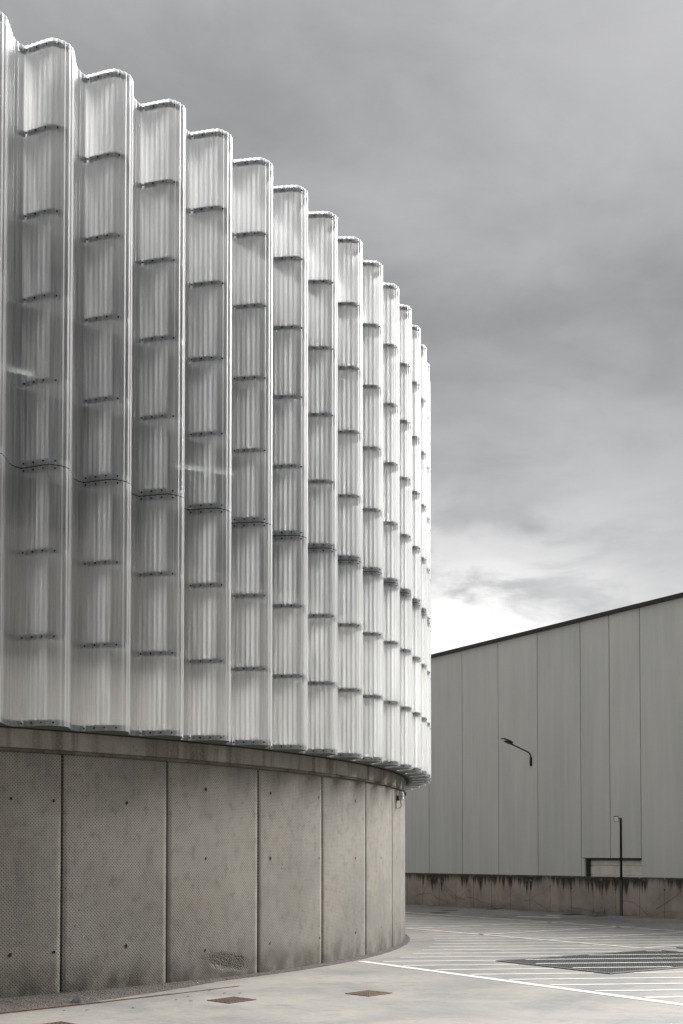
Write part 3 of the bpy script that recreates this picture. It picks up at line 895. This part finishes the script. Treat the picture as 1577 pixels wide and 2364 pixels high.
# body behind the panels, split round the door opening
mb = MB(); sL, sR = cuts[0], cuts[-1]; DEP = 24
for (a0, a1, z0, z1) in ((sL, 9.55, -1.7, ZTOP - .02), (12.65, sR, -1.7, ZTOP - .02), (9.55, 12.65, 1.72, ZTOP - .02)):
    c = Vector(hp((a0 + a1) / 2, (z0 + z1) / 2, -.05 - DEP / 2)); mb.box(c, H3 * ((a1 - a0) / 2), HN3 * (DEP / 2), UP * ((z1 - z0) / 2))
mb.build('wall_body', M_seal, house)
mb = MB(); c = Vector(hp((sL + sR) / 2, ZTOP + .072, -DEP / 2 + .03)); mb.box(c, H3 * ((sR - sL) / 2 + .05), HN3 * (DEP / 2 + .09), UP * .066); mb.build('coping', M_coping, house)
# roller door with horizontal ribs, its dark frame and reveal
mb = MB(); prof = []; z = -1.69
while z < 1.58:
    prof += [(z, -.20), (z + .015, -.185), (z + .31, -.185), (z + .325, -.20), (z + .34, -.215)]; z += .345
prof = [p for p in prof if p[0] < 1.66] + [(1.66, -.2)]
mb.grid([[hp(9.90, zz, oo), hp(12.60, zz, oo)] for zz, oo in prof], 0, None, False)
door = mb.build('roller_door', M_door, house)
mb = MB(); mb.box(hp(9.83, 0.0, -.14), H3 * .065, HN3 * .05, UP * 1.68); mb.box(hp(11.2, 1.655, -.13), H3 * 1.4, HN3 * .05, UP * .03); mb.build('door_frame', M_black, house)
mb = MB(); mb.box(hp(9.68, 0.0, -.09), H3 * .08, HN3 * .07, UP * 1.685); mb.box(hp(12.635, 0, -.1), H3 * .03, HN3 * .08, UP * 1.685); mb.build('door_reveal', M_house, house)
mb = MB(); mb.box(hp(11.1, 0, -.4), H3 * 1.5, HN3 * .1, UP * 1.7); mb.build('door_backing', M_seal, house)

# wall lamp on a bent arm
def lp(o_, z, s=0.0): return Vector(hp(6.838 + s, z, o_))
lamp = thing('wall_lamp', 'black street lamp on a bent arm fixed high on the warehouse wall', 'lamp', lp(0, 5.27))
mb = MB(); mb.box(lp(.012, 5.40), H3 * .05, HN3 * .012, UP * .17); mb.build('wall_plate', M_black, lamp)
mb = MB(); mb.tube([lp(.035, 5.245), lp(.035, 5.36), lp(.035, 5.50), lp(.04, 5.58)], [.040, .048, .045, .034], 12); mb.build('sleeve', M_black, lamp)
mb = MB(); mb.tube([lp(.035, 5.40), lp(.035, 5.55), lp(.05, 5.64), lp(.09, 5.71), lp(.15, 5.752), lp(.23, 5.785), lp(.60, 5.905), lp(.95, 6.02)], .027, 12); mb.build('arm', M_black, lamp)
hd_ = Vector(lp(1.0, 6.21)) - Vector(lp(0, 5.86)); hd_.normalize(); hu = hd_.cross(H3).normalized()
if hu.z < 0: hu = -hu
hc_ = lp(.93, 6.02)
mb = MB(); mb.box(hc_ + hd_ * .03, hd_ * .06, H3 * .032, hu * .03); mb.build('knuckle', M_black, lamp, bevel=.008)
mb = MB(); mb.box(hc_ + hd_ * .21 + hu * .025, hd_ * .14, H3 * .105, hu * .05)
mb.box(hc_ + hd_ * .43 + hu * .035, hd_ * .10, H3 * .115, hu * .022); mb.build('lamp_head', M_black, lamp, bevel=.012)
mb = MB(); mb.box(hc_ + hd_ * .435 + hu * .010, hd_ * .075, H3 * .085, hu * .006); mb.build('lens', M_lens, lamp)

# ------------------------------------------------------------------ lamp post on the deck
LPX, LPY = 8.307, 35.517
post = thing('lamp_post', 'slim black lamp post with one square floodlight in front of the retaining wall', 'lamp post', (LPX, LPY, 0))
mb = MB(); mb.lathe((LPX, LPY, 0), [(.075, .0), (.075, .012), (.049, .016), (.047, 1.045)], 20); mb.build('lower_tube', M_black, post)
mb = MB(); mb.lathe((LPX, LPY, 0), [(.040, 1.03), (.051, 1.04), (.051, 1.058), (.036, 1.064)], 20); mb.build('collar', M_frame, post)
mb = MB(); mb.lathe((LPX, LPY, 0), [(.036, 1.05), (.034, 2.85), (.036, 2.852), (.036, 2.868), (.01, 2.872)], 20); mb.build('upper_tube', M_black, post)
mb = MB(); mb.tube([(LPX, LPY, 2.855), (LPX - .03, LPY - .03, 2.885), (LPX - .075, LPY - .035, 2.885)], .011, 8); mb.box((LPX + .0, LPY, 2.885), (.04, 0, 0), (0, .01, 0), (0, 0, .012)); mb.build('bracket', M_black, post)
fx = Vector((.93, -.25, .07)).normalized(); fn = Vector((-.25, -.92, -.30)); fn = (fn - fx * fn.dot(fx)).normalized(); fu = fx.cross(fn).normalized()
if fu.z < 0: fu = -fu
fc = Vector((LPX - .145, LPY - .05, 2.868))
head = None
mb = MB(); mb.box(fc, fx * .074, fu * .083, fn * .022)
head = mb.build('floodlight', M_black, post, bevel=.006)
mb = MB(); mb.box(fc + fn * .022, fx * .060, fu * .068, fn * .004); mb.build('lens', M_lens, head, bevel=.002)

# ------------------------------------------------------------------ grates and covers set in the deck
def drain(c, ex, ey, label, mat=None, bars=9, frame_w=.03, grp='small rusty drain grates in the deck'):
    """square grate: outer frame and crossing bars around a dark pit"""
    c = Vector(c); ex = Vector(ex); ey = Vector(ey); mat = mat or M_rust
    t = thing('drain_grate', label, 'drain grate', (c.x, c.y, 0), grp)
    def P(u, v): return c + ex * u + ey * v
    Lx, Ly = ex.length, ey.length
    mb = MB(); mb.quad(*[(*P(u, v), .002) for u, v in ((-1, -1), (1, -1), (1, 1), (-1, 1))]); mb.build('pit', M_dark, t)
    mb = MB(); fx_, fy_ = ex.normalized(), ey.normalized(); X3 = Vector((fx_.x, fx_.y, 0)); Y3 = Vector((fy_.x, fy_.y, 0))
    for sg in (-1, 1):
        q = P(0, sg) - fy_ * sg * frame_w / 2; mb.box((q.x, q.y, .004), X3 * Lx, Y3 * frame_w / 2, UP * .005)
        q = P(sg, 0) - fx_ * sg * frame_w / 2; mb.box((q.x, q.y, .004), X3 * frame_w / 2, Y3 * (Ly - frame_w), UP * .005)
    mb.build('frame', mat, t)
    mb = MB()
    for k in range(bars):
        u = -1 + 2 * (k + .5) / bars
        q = P(u, 0); mb.box((q.x, q.y, .0045), X3 * (Lx / bars * .52), Y3 * (Ly - frame_w), UP * .0025)
    for k in range(4):
        v = -1 + 2 * (k + 1) / 5; q = P(0, v); mb.box((q.x, q.y, .005), X3 * (Lx - frame_w), Y3 * .006, UP * .0035)
    mb.build('bars', mat, t)
gA = Vector((-3.018, 12.60)); gBc = Vector((-1.359, 14.85)); gC = Vector((.353, 15.57))
ex_ = Vector((.15, .182)); ey_ = Vector((.152, -.152))
drain(gA, Vector((.152, .186)), Vector((.152, -.150)), 'small rusty drain grate at the lower left corner of the picture', M_rust)
drain(gBc, ex_, ey_, 'small rusty drain grate between the drum wall and the picture bottom', M_rust)
M_rust3 = rust_mat('orange_rusty_iron', (.04, .018, .009), (.12, .044, .014))
drain(gC, Vector((.152, .182)), Vector((.156, -.150)), 'bright orange rusty drain grate nearest the painted edge line', M_rust3)
drain((4.99, 39.66), E1 * .14, E2 * .16, 'flat drain grate at the foot of the retaining wall, nearest the drum', M_rust, 6, .02, 'far drain grates by the retaining wall')
drain((6.98, 36.15), E1 * .22, E2 * .32, 'rusty drain grate left of the lamp post foot, the farther of two', M_rust, 6, .03, 'far drain grates by the retaining wall')
drain((7.52, 35.22), E1 * .20, E2 * .27, 'rusty drain grate just in front of the lamp post foot', M_rust, 6, .03, 'far drain grates by the retaining wall')
for (x, y, lab) in ((3.466, 38.87, 'round dark manhole cover nearer the retaining wall'), (3.034, 37.206, 'round dark manhole cover nearer the camera')):
    t = thing('manhole_cover', lab, 'manhole cover', (x, y, 0), 'round manhole covers on the far deck')
    mb = MB(); mb.lathe((x, y, 0), [(.30, .001), (.30, .006), (.25, .006), (.25, .004)], 32); mb.build('rim', M_frame, t)
    mb = MB(); mb.lathe((x, y, 0), [(.245, .002), (.245, .008), (.02, .0085)], 32); mb.build('lid', M_black, t)

# big floor grate with painted stripes
def big_grate(L, u, v, label, stripes):
    t = thing('floor_grate', label, 'floor grate', (*(L + (u + v) / 2), 0), 'large steel floor grates')
    ud, vd = u.normalized(), v.normalized(); U3 = Vector((ud.x, ud.y, 0)); V3 = Vector((vd.x, vd.y, 0))
    def P(a, b): return L + u * a + v * b
    mb = MB(); mb.quad(*[(*P(a, b), .003) for a, b in ((0, 0), (1, 0), (1, 1), (0, 1))]); mb.build('pit', M_dark, t)
    mb = MB(); fw = .085
    for b in (0, 1):
        q = P(.5, b) + vd * fw / 2 * (1 - 2 * b); mb.box((q.x, q.y, .0075), U3 * u.length / 2, V3 * fw / 2, UP * .0075)
        q = P(b, .5) + ud * fw / 2 * (1 - 2 * b); mb.box((q.x, q.y, .0075), U3 * fw / 2, V3 * (v.length / 2 - fw), UP * .0075)
    mb.build('frame', M_frame, t, bevel=.004)
    mb = MB(); n = int((u.length - 2 * fw) / .05)
    for k in range(n):
        q = P((fw + (k + .5) * (u.length - 2 * fw) / n) / u.length, .5); mb.box((q.x, q.y, .0085), U3 * .012, V3 * (v.length / 2 - fw), UP * .004)
    n = int((v.length - 2 * fw) / .055)
    for k in range(n):
        q = P(.5, (fw + (k + .5) * (v.length - 2 * fw) / n) / v.length); mb.box((q.x, q.y, .008), U3 * (u.length / 2 - fw), V3 * .012, UP * .004)
    g_ = mb.build('grating', M_grate, t)
    if stripes:
        mb = MB()
        for p, q in stripes: stripe(p, q, .09, .0145, mb)
        mb.build('painted_stripes', M_paint, t)
big_grate(GL, gu, gv, 'large dark steel floor grate crossed by white painted stripes', gstripes)
big_grate(Vector((6.463, 23.141)), gu * .8, gv, 'dark steel floor grate just entering at the right picture edge', None)

# rusty steel edge along the gravel at lower left, and small litter
pl = [(-4.55, 12.85), (-3.866, 13.582), (-2.945, 14.592), (-2.2, 15.47), (-1.409, 16.424)]
mb = MB()
for k in range(len(pl) - 1):
    a, b = Vector(pl[k]), Vector(pl[k + 1]); d = (b - a).normalized(); s = Vector((-d.y, d.x)); c = (a + b) / 2
    mb.box((c.x, c.y, .011 - .002 * k), (d.x * (b - a).length / 2, d.y * (b - a).length / 2, 0), (s.x * .017, s.y * .017, 0), (0, 0, .009 - .0018 * k))
tag(mb.build('steel_edging', M_rust2, None, (-2.9, 14.6, 0)), 'long rusty steel edging between the gravel strip and the deck', 'edging')
mb = MB(); c = Vector((-3.23, 14.56, .0)); kk = len(mb.v)
mb.v += [tuple(c + Vector(p)) for p in ((-.07, 0, .01), (.075, .01, .01), (.0, .06, .012), (.02, .02, .10))]
for f in ((0, 1, 3), (1, 2, 3), (2, 0, 3), (2, 1, 0)): mb.face(f)
tag(mb.build('plastic_shard', M_shard, None, tuple(c)), 'small grey pointed plastic shard standing on the gravel by the wall', 'shard')
lv = random.Random(12)
leaf_pts = [(-3.95, 13.1), (-3.2, 13.85), (-2.95, 13.9), (-2.45, 14.1), (-2.05, 14.9), (-1.85, 14.75), (-1.95, 15.25), (-1.52, 15.6), (-1.32, 15.6), (-1.75, 15.85)]
for k, (x, y) in enumerate(leaf_pts):
    mb = MB(); a = lv.uniform(0, 6); r = lv.uniform(.014, .026)
    L_ = [Vector((cos(a + t_) * r * m_, sin(a + t_) * r * m_ * .9, z)) + Vector((x, y, 0)) for t_, m_, z in ((0, 1.3, .004), (.9, .7, .008), (2.4, .75, .006), (3.14, 1.2, .003), (4.0, .7, .007), (5.4, .75, .009))]
    mb.v = [tuple(p) for p in L_] + [(x, y, .004)]
    for j in range(6): mb.face((6, j, (j + 1) % 6))
    o = mb.build('dry_leaf', M_leaf, None, (x, y, 0)); tag(o, 'tiny dry brown leaf lying on the concrete beside the rusty edging', 'leaf', 'dry leaves along the rusty edging')
